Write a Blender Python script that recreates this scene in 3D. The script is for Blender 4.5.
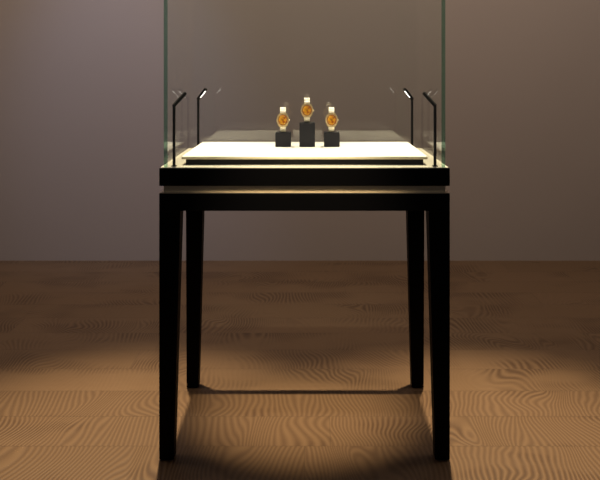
import bpy, bmesh, math, random
from mathutils import Vector, Matrix
random.seed(4)
S = bpy.context.scene
for o in list(bpy.data.objects):
    bpy.data.objects.remove(o, do_unlink=True)
COL = S.collection

# ------------------------------------------------------------------ camera
cam_d = bpy.data.cameras.new('camera'); cam = bpy.data.objects.new('camera', cam_d); COL.objects.link(cam)
cam.location = (0.0107, -2.5, 1.2055); cam.rotation_euler = (math.pi/2, 0, 0)
cam_d.sensor_width = 36; cam_d.lens = 815/600*36
cam_d.shift_x = -8/600; cam_d.shift_y = -172/600
cam_d.clip_start = 0.05
S.camera = cam

# ------------------------------------------------------------------ world, lights, exposure
w = bpy.data.worlds.new('world'); S.world = w; w.use_nodes = True
w.node_tree.nodes['Background'].inputs[0].default_value = (0.92, 0.84, 0.80, 1)
w.node_tree.nodes['Background'].inputs[1].default_value = 0.05
S.view_settings.view_transform = 'Standard'; S.view_settings.look = 'None'
S.view_settings.gamma = 1; S.view_settings.use_curve_mapping = False
S.view_settings.exposure = 0.0

def aim(o, tgt):
    o.rotation_euler = (Vector(tgt)-o.location).to_track_quat('-Z', 'Y').to_euler()
def spot(name, loc, tgt, power, col, angle, blend=1.0, size=0.04):
    l = bpy.data.lights.new(name, 'SPOT'); l.energy = power; l.color = col
    l.spot_size = math.radians(angle); l.spot_blend = blend; l.shadow_soft_size = size
    o = bpy.data.objects.new(name, l); COL.objects.link(o); o.location = loc; aim(o, tgt); return o
def area(name, loc, tgt, power, col, sx, sy):
    l = bpy.data.lights.new(name, 'AREA'); l.shape = 'RECTANGLE'; l.size = sx; l.size_y = sy
    l.energy = power; l.color = col
    o = bpy.data.objects.new(name, l); COL.objects.link(o); o.location = loc; aim(o, tgt); return o
WARM = (1.0, 0.84, 0.56)
spot('overhead_spot', (-0.53, 0.80, 3.2), (-0.60, 0.10, 0), 760, WARM, 36, 1.0, 0.03)
spot('overhead_spot', (0.53, 0.80, 3.2), (0.60, 0.10, 0), 760, WARM, 36, 1.0, 0.03)
spot('overhead_spot', (0.0, -1.62, 3.2), (0.0, 0.40, 0.0), 1150, WARM, 15, 1.0, 0.02)
spot('overhead_spot', (0.0, -1.0, 3.0), (0.0, 0.32, 0.93), 115, (1, .96, .87), 32, 0.9, 0.05)  # added spot, replaces the pole lamps' LED light on platform and watches
area('ceiling_panel', (0.0, 0.4, 3.5), (0.0, 2.6, 1.8), 75, (1.0, 0.87, 0.76), 5.0, 0.4)
spot('overhead_spot', (-1.3, 1.0, 3.3), (-1.15, 2.6, 0.9), 100, (0.42, 0.56, 1.0), 42, 1.0, 0.1)  # added bluish light with no known fixture, cools the wall on the left

# ------------------------------------------------------------------ materials
def nt(name):
    m = bpy.data.materials.new(name); m.use_nodes = True
    t = m.node_tree; return m, t, t.nodes['Principled BSDF']
def N(t, typ, **kw):
    n = t.nodes.new(typ)
    for k, v in kw.items():
        setattr(n, k, v)
    return n
def simple(name, col, rough=0.5, metal=0.0, spec=0.5, bump=0, bscale=200, var=0.0):
    m, t, b = nt(name)
    b.inputs['Base Color'].default_value = (*col, 1); b.inputs['Roughness'].default_value = rough
    b.inputs['Metallic'].default_value = metal; b.inputs['Specular IOR Level'].default_value = spec
    tc = N(t, 'ShaderNodeTexCoord'); no = N(t, 'ShaderNodeTexNoise')
    no.inputs['Scale'].default_value = bscale; t.links.new(tc.outputs['Object'], no.inputs['Vector'])
    if bump:
        bp = N(t, 'ShaderNodeBump'); bp.inputs['Strength'].default_value = bump; bp.inputs['Distance'].default_value = 0.001
        t.links.new(no.outputs['Fac'], bp.inputs['Height']); t.links.new(bp.outputs['Normal'], b.inputs['Normal'])
    if var:
        mx = N(t, 'ShaderNodeMix', data_type='RGBA')
        mx.inputs[6].default_value = (*[c*(1-var) for c in col], 1); mx.inputs[7].default_value = (*[min(1, c*(1+var)) for c in col], 1)
        t.links.new(no.outputs['Fac'], mx.inputs[0]); t.links.new(mx.outputs[2], b.inputs['Base Color'])
    return m
M = {}
M['black'] = simple('black_lacquer', (.0010, .0009, .0011), .5, 0, .04, var=.1)
M['lamp'] = simple('black_metal', (.004, .003, .003), .5, 0, .2)
M['stand'] = simple('charcoal_leather', (.014, .013, .017), .6, 0, .25, bump=.25, bscale=900, var=.15)
M['metal'] = simple('champagne_metal', (.58, .50, .38), .38, 1.0, .5, bump=.02, bscale=60)
M['deck'] = simple('champagne_deck', (.42, .39, .33), .5, .25, .5)
M['white'] = simple('ivory_panel', (.76, .75, .70), .55, 0, .3, var=.01)
M['rim'] = simple('ivory_rim', (.66, .58, .42), .4, .4, .5)
M['strap'] = simple('cream_links', (.82, .76, .62), .3, .25, .6)
M['gold'] = simple('pale_gold', (.86, .66, .36), .3, .7, .6)
M['amber'] = simple('amber_bezel', (.34, .10, .015), .35, .3, .5)
M['hand'] = simple('dark_hand', (.18, .05, .01), .4, .3)
M['index'] = simple('pale_index', (.95, .75, .30), .35, .3)

def glass_mat(name, tint, green=False):
    m = bpy.data.materials.new(name); m.use_nodes = True; t = m.node_tree; t.nodes.clear()
    out = N(t, 'ShaderNodeOutputMaterial'); tr = N(t, 'ShaderNodeBsdfTransparent'); gl = N(t, 'ShaderNodeBsdfGlossy')
    tr.inputs[0].default_value = (*tint, 1); gl.inputs['Roughness'].default_value = 0.02; gl.inputs[0].default_value = (1, 1, 1, 1)
    g = N(t, 'ShaderNodeNewGeometry'); d = N(t, 'ShaderNodeVectorMath', operation='DOT_PRODUCT')
    t.links.new(g.outputs['Normal'], d.inputs[0]); t.links.new(g.outputs['Incoming'], d.inputs[1])
    a = N(t, 'ShaderNodeMath', operation='ABSOLUTE'); t.links.new(d.outputs['Value'], a.inputs[0])
    s = N(t, 'ShaderNodeMath', operation='SUBTRACT'); s.inputs[0].default_value = 1; t.links.new(a.outputs[0], s.inputs[1])
    p = N(t, 'ShaderNodeMath', operation='POWER'); p.inputs[1].default_value = 5.5; t.links.new(s.outputs[0], p.inputs[0])
    ma = N(t, 'ShaderNodeMath', operation='MULTIPLY_ADD'); ma.inputs[1].default_value = .28; ma.inputs[2].default_value = .04
    t.links.new(p.outputs[0], ma.inputs[0])
    mx = N(t, 'ShaderNodeMixShader'); t.links.new(ma.outputs[0], mx.inputs[0])
    t.links.new(tr.outputs[0], mx.inputs[1]); t.links.new(gl.outputs[0], mx.inputs[2])
    last = mx
    if green:
        df = N(t, 'ShaderNodeBsdfDiffuse'); df.inputs[0].default_value = (.045, .17, .11, 1)
        m2 = N(t, 'ShaderNodeMixShader'); m2.inputs[0].default_value = .45
        t.links.new(mx.outputs[0], m2.inputs[1]); t.links.new(df.outputs[0], m2.inputs[2]); last = m2
    t.links.new(last.outputs[0], out.inputs['Surface']); return m
M['glass'] = glass_mat('clear_glass', (.985, .995, .985))
M['glass_edge'] = glass_mat('green_glass_edge', (.55, .85, .72), True)

def emis(name, col, st):
    m = bpy.data.materials.new(name); m.use_nodes = True; t = m.node_tree; t.nodes.clear()
    e = N(t, 'ShaderNodeEmission'); e.inputs[0].default_value = (*col, 1); e.inputs[1].default_value = st
    o = N(t, 'ShaderNodeOutputMaterial'); t.links.new(e.outputs[0], o.inputs[0]); return m
M['led'] = emis('led_strip', (1, .95, .85), 3)

# dial: amber with a sunburst tone variation
def dial_mat():
    m, t, b = nt('amber_dial')
    tc = N(t, 'ShaderNodeTexCoord'); no = N(t, 'ShaderNodeTexNoise'); no.inputs['Scale'].default_value = 110
    t.links.new(tc.outputs['Object'], no.inputs['Vector'])
    cr = N(t, 'ShaderNodeValToRGB'); cr.color_ramp.elements[0].position = .38; cr.color_ramp.elements[1].position = .62
    cr.color_ramp.elements[0].color = (.30, .055, .003, 1); cr.color_ramp.elements[1].color = (.80, .38, .02, 1)
    t.links.new(no.outputs['Fac'], cr.inputs[0]); t.links.new(cr.outputs[0], b.inputs['Base Color'])
    b.inputs['Roughness'].default_value = .5; b.inputs['Specular IOR Level'].default_value = .1; return m
M['dial'] = dial_mat()

def wall_mat():
    m, t, b = nt('taupe_plaster')
    tc = N(t, 'ShaderNodeTexCoord'); no = N(t, 'ShaderNodeTexNoise'); no.inputs['Scale'].default_value = 1.3; no.inputs['Detail'].default_value = 4
    t.links.new(tc.outputs['Object'], no.inputs['Vector'])
    mx = N(t, 'ShaderNodeMix', data_type='RGBA'); mx.inputs[6].default_value = (.33, .265, .225, 1); mx.inputs[7].default_value = (.36, .29, .245, 1)
    t.links.new(no.outputs['Fac'], mx.inputs[0]); t.links.new(mx.outputs[2], b.inputs['Base Color'])
    b.inputs['Roughness'].default_value = .9; b.inputs['Specular IOR Level'].default_value = .1
    n2 = N(t, 'ShaderNodeTexNoise'); n2.inputs['Scale'].default_value = 120; t.links.new(tc.outputs['Object'], n2.inputs['Vector'])
    bp = N(t, 'ShaderNodeBump'); bp.inputs['Strength'].default_value = .06; bp.inputs['Distance'].default_value = .002
    t.links.new(n2.outputs['Fac'], bp.inputs['Height']); t.links.new(bp.outputs['Normal'], b.inputs['Normal'])
    return m
M['wall'] = wall_mat()

PW, PL, PY0 = 0.222, 1.9, 0.542      # plank width, plank length, one seam line
def floor_mat():
    m, t, b = nt('oak_planks')
    L = t.links.new
    def math_(op, a, b_=None, c=None):
        n = N(t, 'ShaderNodeMath', operation=op)
        for i, v in enumerate((a, b_, c)):
            if v is None: continue
            if isinstance(v, (int, float)): n.inputs[i].default_value = v
            else: L(v, n.inputs[i])
        return n.outputs[0]
    g = N(t, 'ShaderNodeNewGeometry'); sp = N(t, 'ShaderNodeSeparateXYZ'); L(g.outputs['Position'], sp.inputs[0])
    X, Y = sp.outputs[0], sp.outputs[1]
    row = math_('DIVIDE', math_('SUBTRACT', Y, PY0), PW)
    ri = math_('FLOOR', row); rf = math_('SUBTRACT', row, ri)
    off = math_('MULTIPLY', math_('FRACT', math_('MULTIPLY', math_('SINE', math_('MULTIPLY', math_('ADD', ri, 3.0), 12.9898)), 43.7)), PL)
    colv = math_('DIVIDE', math_('ADD', X, off), PL)
    ci = math_('FLOOR', colv); cf = math_('SUBTRACT', colv, ci)
    cmb = N(t, 'ShaderNodeCombineXYZ'); L(ri, cmb.inputs[0]); L(ci, cmb.inputs[1])
    wn = N(t, 'ShaderNodeTexWhiteNoise', noise_dimensions='3D'); L(cmb.outputs[0], wn.inputs['Vector'])
    rnd = wn.outputs['Value']
    # cathedral grain: contour lines of a stretched noise, different in each plank
    v = N(t, 'ShaderNodeCombineXYZ'); L(math_('MULTIPLY', X, 3.0), v.inputs[0]); L(math_('MULTIPLY', Y, 1.7), v.inputs[1]); L(math_('MULTIPLY', rnd, 37.0), v.inputs[2])
    n1 = N(t, 'ShaderNodeTexNoise'); n1.inputs['Scale'].default_value = 1.0; n1.inputs['Detail'].default_value = 1.4; n1.inputs['Roughness'].default_value = .38
    n1.inputs['Distortion'].default_value = .5
    L(v.outputs[0], n1.inputs['Vector'])
    wave = math_('SINE', math_('ADD', math_('MULTIPLY', n1.outputs['Fac'], 150.0), math_('MULTIPLY', X, 360.0)))
    wave01 = math_('MULTIPLY_ADD', wave, .5, .5)
    # grain strength varies over the boards
    v2 = N(t, 'ShaderNodeCombineXYZ'); L(math_('MULTIPLY', X, 1.0), v2.inputs[0]); L(math_('MULTIPLY', Y, 1.6), v2.inputs[1]); L(math_('MULTIPLY', rnd, 11.0), v2.inputs[2])
    n2 = N(t, 'ShaderNodeTexNoise'); n2.inputs['Scale'].default_value = 2.2; L(v2.outputs[0], n2.inputs['Vector'])
    mr = N(t, 'ShaderNodeMapRange'); L(n2.outputs['Fac'], mr.inputs['Value']); mr.inputs['From Min'].default_value = .47; mr.inputs['From Max'].default_value = .62
    mr.inputs['To Min'].default_value = .12; mr.inputs['To Max'].default_value = 1
    st = math_('MAXIMUM', mr.outputs[0], math_('MULTIPLY', math_('LESS_THAN', ri, -.5), .65))
    # fine streaks along the board
    v3 = N(t, 'ShaderNodeCombineXYZ'); L(math_('MULTIPLY', X, 3.0), v3.inputs[0]); L(math_('MULTIPLY', Y, 60.0), v3.inputs[1]); L(math_('MULTIPLY', rnd, 9.0), v3.inputs[2])
    n3 = N(t, 'ShaderNodeTexNoise'); n3.inputs['Scale'].default_value = 1.2; n3.inputs['Detail'].default_value = 5; L(v3.outputs[0], n3.inputs['Vector'])
    seam = math_('MAXIMUM', math_('LESS_THAN', math_('MINIMUM', rf, math_('SUBTRACT', 1.0, rf)), .008), math_('LESS_THAN', math_('MINIMUM', cf, math_('SUBTRACT', 1.0, cf)), .0008))
    def mixc(f, a, b_):
        n = N(t, 'ShaderNodeMix', data_type='RGBA')
        L(f, n.inputs[0])
        for i, vv in ((6, a), (7, b_)):
            if isinstance(vv, tuple): n.inputs[i].default_value = (*vv, 1)
            else: L(vv, n.inputs[i])
        return n.outputs[2]
    base = mixc(rnd, (.165, .096, .048), (.185, .108, .056))
    c1 = mixc(math_('MULTIPLY', n3.outputs['Fac'], .55), base, (.15, .080, .040))
    c2 = mixc(math_('MULTIPLY', math_('MULTIPLY', math_('SUBTRACT', 1.0, wave01), st), .68), c1, (.055, .026, .013))
    c3 = mixc(math_('MULTIPLY', seam, .3), c2, (.05, .03, .018))
    L(c3, b.inputs['Base Color'])
    h = math_('SUBTRACT', math_('MULTIPLY', math_('MULTIPLY', wave01, st), .6), math_('MULTIPLY', seam, 1.0))
    bp = N(t, 'ShaderNodeBump'); bp.inputs['Strength'].default_value = .6; bp.inputs['Distance'].default_value = .004
    L(h, bp.inputs['Height']); L(bp.outputs['Normal'], b.inputs['Normal'])
    b.inputs['Roughness'].default_value = .5; b.inputs['Specular IOR Level'].default_value = .3
    return m
M['floor'] = floor_mat()

# ------------------------------------------------------------------ mesh helpers
def link(name, bm, mats, parent=None, loc=None, smooth=False):
    bmesh.ops.recalc_face_normals(bm, faces=bm.faces)
    me = bpy.data.meshes.new(name); bm.to_mesh(me); bm.free()
    for m in (mats if isinstance(mats, (list, tuple)) else [mats]): me.materials.append(m)
    if smooth:
        for p in me.polygons: p.use_smooth = True
    o = bpy.data.objects.new(name, me); COL.objects.link(o)
    if parent: o.parent = parent
    if loc: o.location = loc
    return o
def box(bm, x0, x1, y0, y1, z0, z1, bev=0.0, seg=2, mi=0):
    vs = [bm.verts.new((x, y, z)) for z in (z0, z1) for y in (y0, y1) for x in (x0, x1)]
    fs = [bm.faces.new([vs[i] for i in f]) for f in ((0, 2, 3, 1), (4, 5, 7, 6), (0, 1, 5, 4), (2, 6, 7, 3), (0, 4, 6, 2), (1, 3, 7, 5))]
    for f in fs: f.material_index = mi
    if bev:
        es = list({e for f in fs for e in f.edges})
        bmesh.ops.bevel(bm, geom=es, offset=bev, segments=seg, profile=.5, affect='EDGES')
    return fs
def frustum(bm, bot, top, z0, z1, bev=0.0):
    a = [bm.verts.new((x, y, z0)) for x, y in bot]; c = [bm.verts.new((x, y, z1)) for x, y in top]
    n = len(a); fs = [bm.faces.new(a[::-1]), bm.faces.new(c)]
    for i in range(n): fs.append(bm.faces.new((a[i], a[(i+1) % n], c[(i+1) % n], c[i])))
    if bev: bmesh.ops.bevel(bm, geom=list({e for f in fs for e in f.edges}), offset=bev, segments=2, profile=.5, affect='EDGES')
def disc_prism(bm, pts, y0, y1, mi=0):
    """closed outline in XZ extruded along Y"""
    a = [bm.verts.new((x, y0, z)) for x, z in pts]; c = [bm.verts.new((x, y1, z)) for x, z in pts]
    n = len(a); f = [bm.faces.new(a), bm.faces.new(c[::-1])]
    for i in range(n): f.append(bm.faces.new((a[i], c[i], c[(i+1) % n], a[(i+1) % n])))
    for q in f: q.material_index = mi
def empty(name, loc, label, cat, group=None):
    o = bpy.data.objects.new(name, None); COL.objects.link(o); o.location = loc; o.empty_display_size = .05
    o['label'] = label; o['category'] = cat
    if group: o['group'] = group
    return o
def copy_tree(o, parent=None):
    c = o.copy(); COL.objects.link(c); c.parent = parent
    for ch in o.children: copy_tree(ch, c)
    return c

# ------------------------------------------------------------------ the room
def struct(name, bm, m):
    o = link(name, bm, m); o['kind'] = 'structure'; return o
bm = bmesh.new(); box(bm, -4, 4, -5, 2.6, -.06, 0); struct('floor', bm, M['floor'])
bm = bmesh.new(); box(bm, -4, 4, 2.6, 2.72, -.06, 3.8); struct('wall_back', bm, M['wall'])
bm = bmesh.new(); box(bm, -4.12, -4, -5, 2.72, -.06, 3.8); struct('wall_left', bm, M['wall'])
bm = bmesh.new(); box(bm, 4, 4.12, -5, 2.72, -.06, 3.8); struct('wall_right', bm, M['wall'])

# ------------------------------------------------------------------ the display table
W, D = .446, .61
ZA, ZR, ZB, ZT = .767, .8205, .8435, .900
table = empty('display_table', (0, 0, 0), 'black four-legged jewellery display table with a clear glass hood over its lit top', 'display case')
def leg(sx, sy):
    t, b_ = .065, .045
    bm = bmesh.new(); xo = sx*W; yo = 0 if sy < 0 else D; dy = 1 if sy < 0 else -1
    def q(w_): return [(xo, yo), (xo-sx*w_, yo), (xo-sx*w_, yo+dy*w_), (xo, yo+dy*w_)]
    frustum(bm, q(b_), q(t), 0.004, ZA, .0015)
    o = link('leg', bm, M['black'], table)
    bm = bmesh.new(); cx, cy = xo-sx*b_/2, yo+dy*b_/2
    box(bm, cx-.016, cx+.016, cy-.016, cy+.016, 0, .004); link('foot_pad', bm, M['lamp'], o)
for sx in (-1, 1):
    for sy in (-1, 1): leg(sx, sy)
bm = bmesh.new(); box(bm, -W, W, 0, D, ZA, ZR, .0015); link('apron', bm, M['black'], table)
bm = bmesh.new(); box(bm, -W+.001, W-.001, .001, D-.001, ZR, ZR+.002)
box(bm, -W+.012, W-.012, .012, D-.012, ZR+.002, ZB, 0)
link('reveal_band', bm, M['metal'], table)['label'] = 'champagne metal band between apron and top'
bm = bmesh.new(); box(bm, -W, W, 0, D, ZB, ZT-.002, .0015); link('table_top', bm, M['black'], table)
bm = bmesh.new(); box(bm, -W+.003, W-.003, .003, D-.003, ZT-.002, ZT, 0); link('deck', bm, M['deck'], table)['label'] = 'pale champagne deck inside the glass'
# glass hood
GX, GT, GY0, GY1, GZ = .434, .012, .012, .598, 1.50
def pane(name, x0, x1, y0, y1, z0, z1, axis):
    bm = bmesh.new(); fs = box(bm, x0, x1, y0, y1, z0, z1)
    bm.normal_update()
    for f in fs:
        f.material_index = 1 if (axis == 0 and f.normal.y*(f.calc_center_median().y-.3) > 0 and f.calc_center_median().y < .1) else 0
    o = link(name, bm, [M['glass'], M['glass_edge']], table); o['label'] = 'clear glass with green edges'
pane('glass_pane', -GX, -GX+GT, GY0, GY1, ZT, GZ, 0)
pane('glass_pane', GX-GT, GX, GY0, GY1, ZT, GZ, 0)
pane('glass_pane', -GX+GT+.0005, GX-GT-.0005, GY0+.001, GY0+.009, ZT, GZ, 1)
pane('glass_pane', -GX+GT+.0005, GX-GT-.0005, GY1-.009, GY1-.001, ZT, GZ, 1)
pane('glass_top', -GX, GX, GY0, GY1, GZ+.0005, GZ+.0105, 2)

# ------------------------------------------------------------------ raised ivory panel
PX, PY_0, PY_1, PZ = .3865, .06, .57, .9275
plat = empty('display_platform', (0, .315, ZT), 'raised ivory white platform under the watches, inside the glass hood', 'platform')
bm = bmesh.new(); box(bm, -PX+.012, PX-.012, -.255+.012, .255-.012, 0, PZ-ZT-.009, 0); link('plinth', bm, M['lamp'], plat)['label'] = 'black recessed plinth'
bm = bmesh.new(); box(bm, -PX, PX, -.255, .255, PZ-ZT-.009, PZ-ZT-.0015, .001); link('rim', bm, M['rim'], plat)['label'] = 'champagne edge trim'
bm = bmesh.new(); box(bm, -PX+.001, PX-.001, -.254, .254, PZ-ZT-.0015, PZ-ZT, 0); link('panel', bm, M['white'], plat)

# ------------------------------------------------------------------ pole lamps
def lamp(X, Y, label):
    sx = 1 if X < 0 else -1; sy = 1 if Y < .3 else -1
    r = empty('pole_lamp', (X, Y, ZT), label, 'lamp', 'bent-head lamps in the case corners')
    bm = bmesh.new(); box(bm, -.008, .008, -.008, .008, 0, .003, .0008); link('base', bm, M['lamp'], r)
    H = 1.090-ZT
    bm = bmesh.new(); box(bm, -.0042, .0042, -.0042, .0042, .003, H, .0008); link('pole', bm, M['lamp'], r)
    d = Vector((.030*sx, .020*sy, .036)); Lh = d.length; d.normalize()
    h = Vector((d.x, d.y, 0)).normalized(); n = (h*d.z - Vector((0, 0, 1))*Vector((d.x, d.y)).length).normalized()
    s = d.cross(n)
    R = Matrix((s, n, d)).transposed().to_4x4(); R.translation = Vector((0, 0, H-.001))
    bm = bmesh.new(); box(bm, -.0052, .0052, -.005, .0045, -.003, Lh+.004, .001); bm.transform(R)
    hd = link('lamp_head', bm, M['lamp'], r)
    bm = bmesh.new(); box(bm, -.0033, .0033, .0030, .0047, .012, Lh-.004, .0003); bm.transform(R)
    link('led_strip', bm, M['led'], hd)['label'] = 'glowing white LED strip'
lamp(-.405, .030, 'front left black pole lamp with bent head, just behind the front glass')
lamp(.405, .030, 'front right black pole lamp with bent head, just behind the front glass')
lamp(-.403, .572, 'rear left black pole lamp with its LED strip showing, beside the platform corner')
lamp(.403, .572, 'rear right black pole lamp with its LED strip showing, beside the platform corner')

# ------------------------------------------------------------------ watch stands
def stand(X, hgt, label):
    o = empty('watch_stand', (X, .396, PZ), label, 'stand', 'charcoal watch stands')
    bm = bmesh.new(); box(bm, -.0275, .0275, -.0275, .0275, 0, hgt-.003, .0015); link('block', bm, M['stand'], o)
    bm = bmesh.new(); box(bm, -.0268, .0268, -.0268, .0268, hgt-.003, hgt, .0008); link('top_pad', bm, M['stand'], o)
XS = [-.077, .008, .095]; HS = [.051, .085, .051]
stand(XS[0], HS[0], 'short charcoal cube stand carrying the leftmost watch')
stand(XS[1], HS[1], 'tall charcoal block stand in the middle, carrying the highest watch')
stand(XS[2], HS[2], 'short charcoal cube stand carrying the rightmost watch')

# ------------------------------------------------------------------ watches
def make_watch(label):
    r = empty('wristwatch', (0, 0, 0), label, 'watch', 'amber-dialled watches on stands')
    HH, HD = .044, .025                 # half height and half depth of the closed bracelet
    bm = bmesh.new(); n = 40
    def P(a):
        c, s = math.cos(a), math.sin(a); e = 2/2.7
        return (-HD*math.copysign(abs(c)**e, c), HH+HH*math.copysign(abs(s)**e, s))
    for i in range(n):
        a = 2*math.pi*(i+.5)/n
        y0, z0 = P(a-.5*2*math.pi/n); y1, z1 = P(a+.5*2*math.pi/n)
        cy, cz = (y0+y1)/2, (z0+z1)/2; Ls = math.hypot(y1-y0, z1-z0)
        tx = Vector((0, (y1-y0)/Ls, (z1-z0)/Ls)); nx = Vector((0, cy/HD, (cz-HH)/HH)); nx = (nx-tx*nx.dot(tx)).normalized()
        wid = .0098
        for (xa, xb, th) in ((-wid, -.0042, .0022), (-.0038, .0038, .0028), (.0042, wid, .0022)):
            t_ = bmesh.new(); box(t_, xa, xb, -th, 0, -Ls*.44, Ls*.44, .0005, 1)
            R = Matrix((Vector((1, 0, 0)), nx, tx)).transposed().to_4x4(); R.translation = Vector((0, cy, cz))
            t_.transform(R); me = bpy.data.meshes.new('tmp'); t_.to_mesh(me); t_.free(); bm.from_mesh(me); bpy.data.meshes.remove(me)
    link('bracelet', bm, M['strap'], r)
    yc = -HD
    def tonneau(w, h, flat, k=40):
        pts = []
        for i in range(k):
            a = 2*math.pi*i/k; c, s = math.cos(a), math.sin(a)
            x = w*math.copysign(abs(c)**1.0, c); z = h*s
            lim = flat + (w-flat)*(1-(abs(z)/h)**1.7)
            pts.append((math.copysign(min(abs(x)*1.25 if abs(s) > .5 else abs(x), lim), c), HH+z))
        return pts
    bm = bmesh.new(); disc_prism(bm, tonneau(.0222, .0255, .0112), yc-.0065, yc+.001)
    case = link('case', bm, M['gold'], r)
    def ell(w, h, k=40): return [(w*math.cos(2*math.pi*i/k), HH+h*math.sin(2*math.pi*i/k)) for i in range(k)]
    # bezel ring
    bm = bmesh.new(); k = 40; o_, i_ = ell(.0172, .0188), ell(.0150, .0166)
    A = [bm.verts.new((x, yc-.0065, z)) for x, z in o_]; B = [bm.verts.new((x, yc-.0088, z)) for x, z in ell(.0166, .0182)]
    C = [bm.verts.new((x, yc-.0088, z)) for x, z in i_]; E = [bm.verts.new((x, yc-.0066, z)) for x, z in i_]
    for i in range(k):
        j = (i+1) % k
        for p_, q_ in ((A, B), (B, C), (C, E), (E, A)): bm.faces.new((p_[i], p_[j], q_[j], q_[i]))
    link('bezel', bm, M['amber'], case)['label'] = 'dark amber ring around the dial'
    bm = bmesh.new(); disc_prism(bm, ell(.0149, .0165), yc-.0072, yc-.0064); dial = link('dial', bm, M['dial'], r); dial['label'] = 'orange dial'
    bm = bmesh.new()
    for i in range(12):
        a = 2*math.pi*i/12; rr = .0122; t_ = bmesh.new(); box(t_, -.0006, .0006, yc-.0077, yc-.0072, -.0016, .0016)
        t_.transform(Matrix.Translation((rr*math.sin(a), 0, HH+rr*1.06*math.cos(a))) @ Matrix.Rotation(a, 4, 'Y'))
        me = bpy.data.meshes.new('tmp'); t_.to_mesh(me); t_.free(); bm.from_mesh(me); bpy.data.meshes.remove(me)
    link('hour_markers', bm, M['index'], dial)
    for nm, ang, ln, wd in (('hour_hand', -55, .0085, .0010), ('minute_hand', 40, .0120, .0007)):
        bm = bmesh.new(); box(bm, -wd, wd, yc-.0083, yc-.0078, -.002, ln)
        bm.transform(Matrix.Translation((0, 0, HH)) @ Matrix.Rotation(math.radians(ang), 4, 'Y')); link(nm, bm, M['hand'], dial)
    bm = bmesh.new(); bmesh.ops.create_cone(bm, cap_ends=True, segments=16, radius1=.0022, radius2=.0022, depth=.003,
        matrix=Matrix.Translation((.0232, yc-.003, HH)) @ Matrix.Rotation(math.pi/2, 4, 'Y')); link('crown', bm, M['gold'], case)
    return r
wt = make_watch('leftmost watch, cream link bracelet and orange dial, on a short stand')
labels = ['', 'middle and highest watch, cream link bracelet and orange dial, on the tall stand', 'rightmost watch, cream link bracelet and orange dial, on a short stand']
watches = [wt]
bpy.context.view_layer.update()
for i in (1, 2):
    c = copy_tree(wt); c['label'] = labels[i]; watches.append(c)
for i, c in enumerate(watches): c.location = (XS[i]-.001, .396, PZ+HS[i])
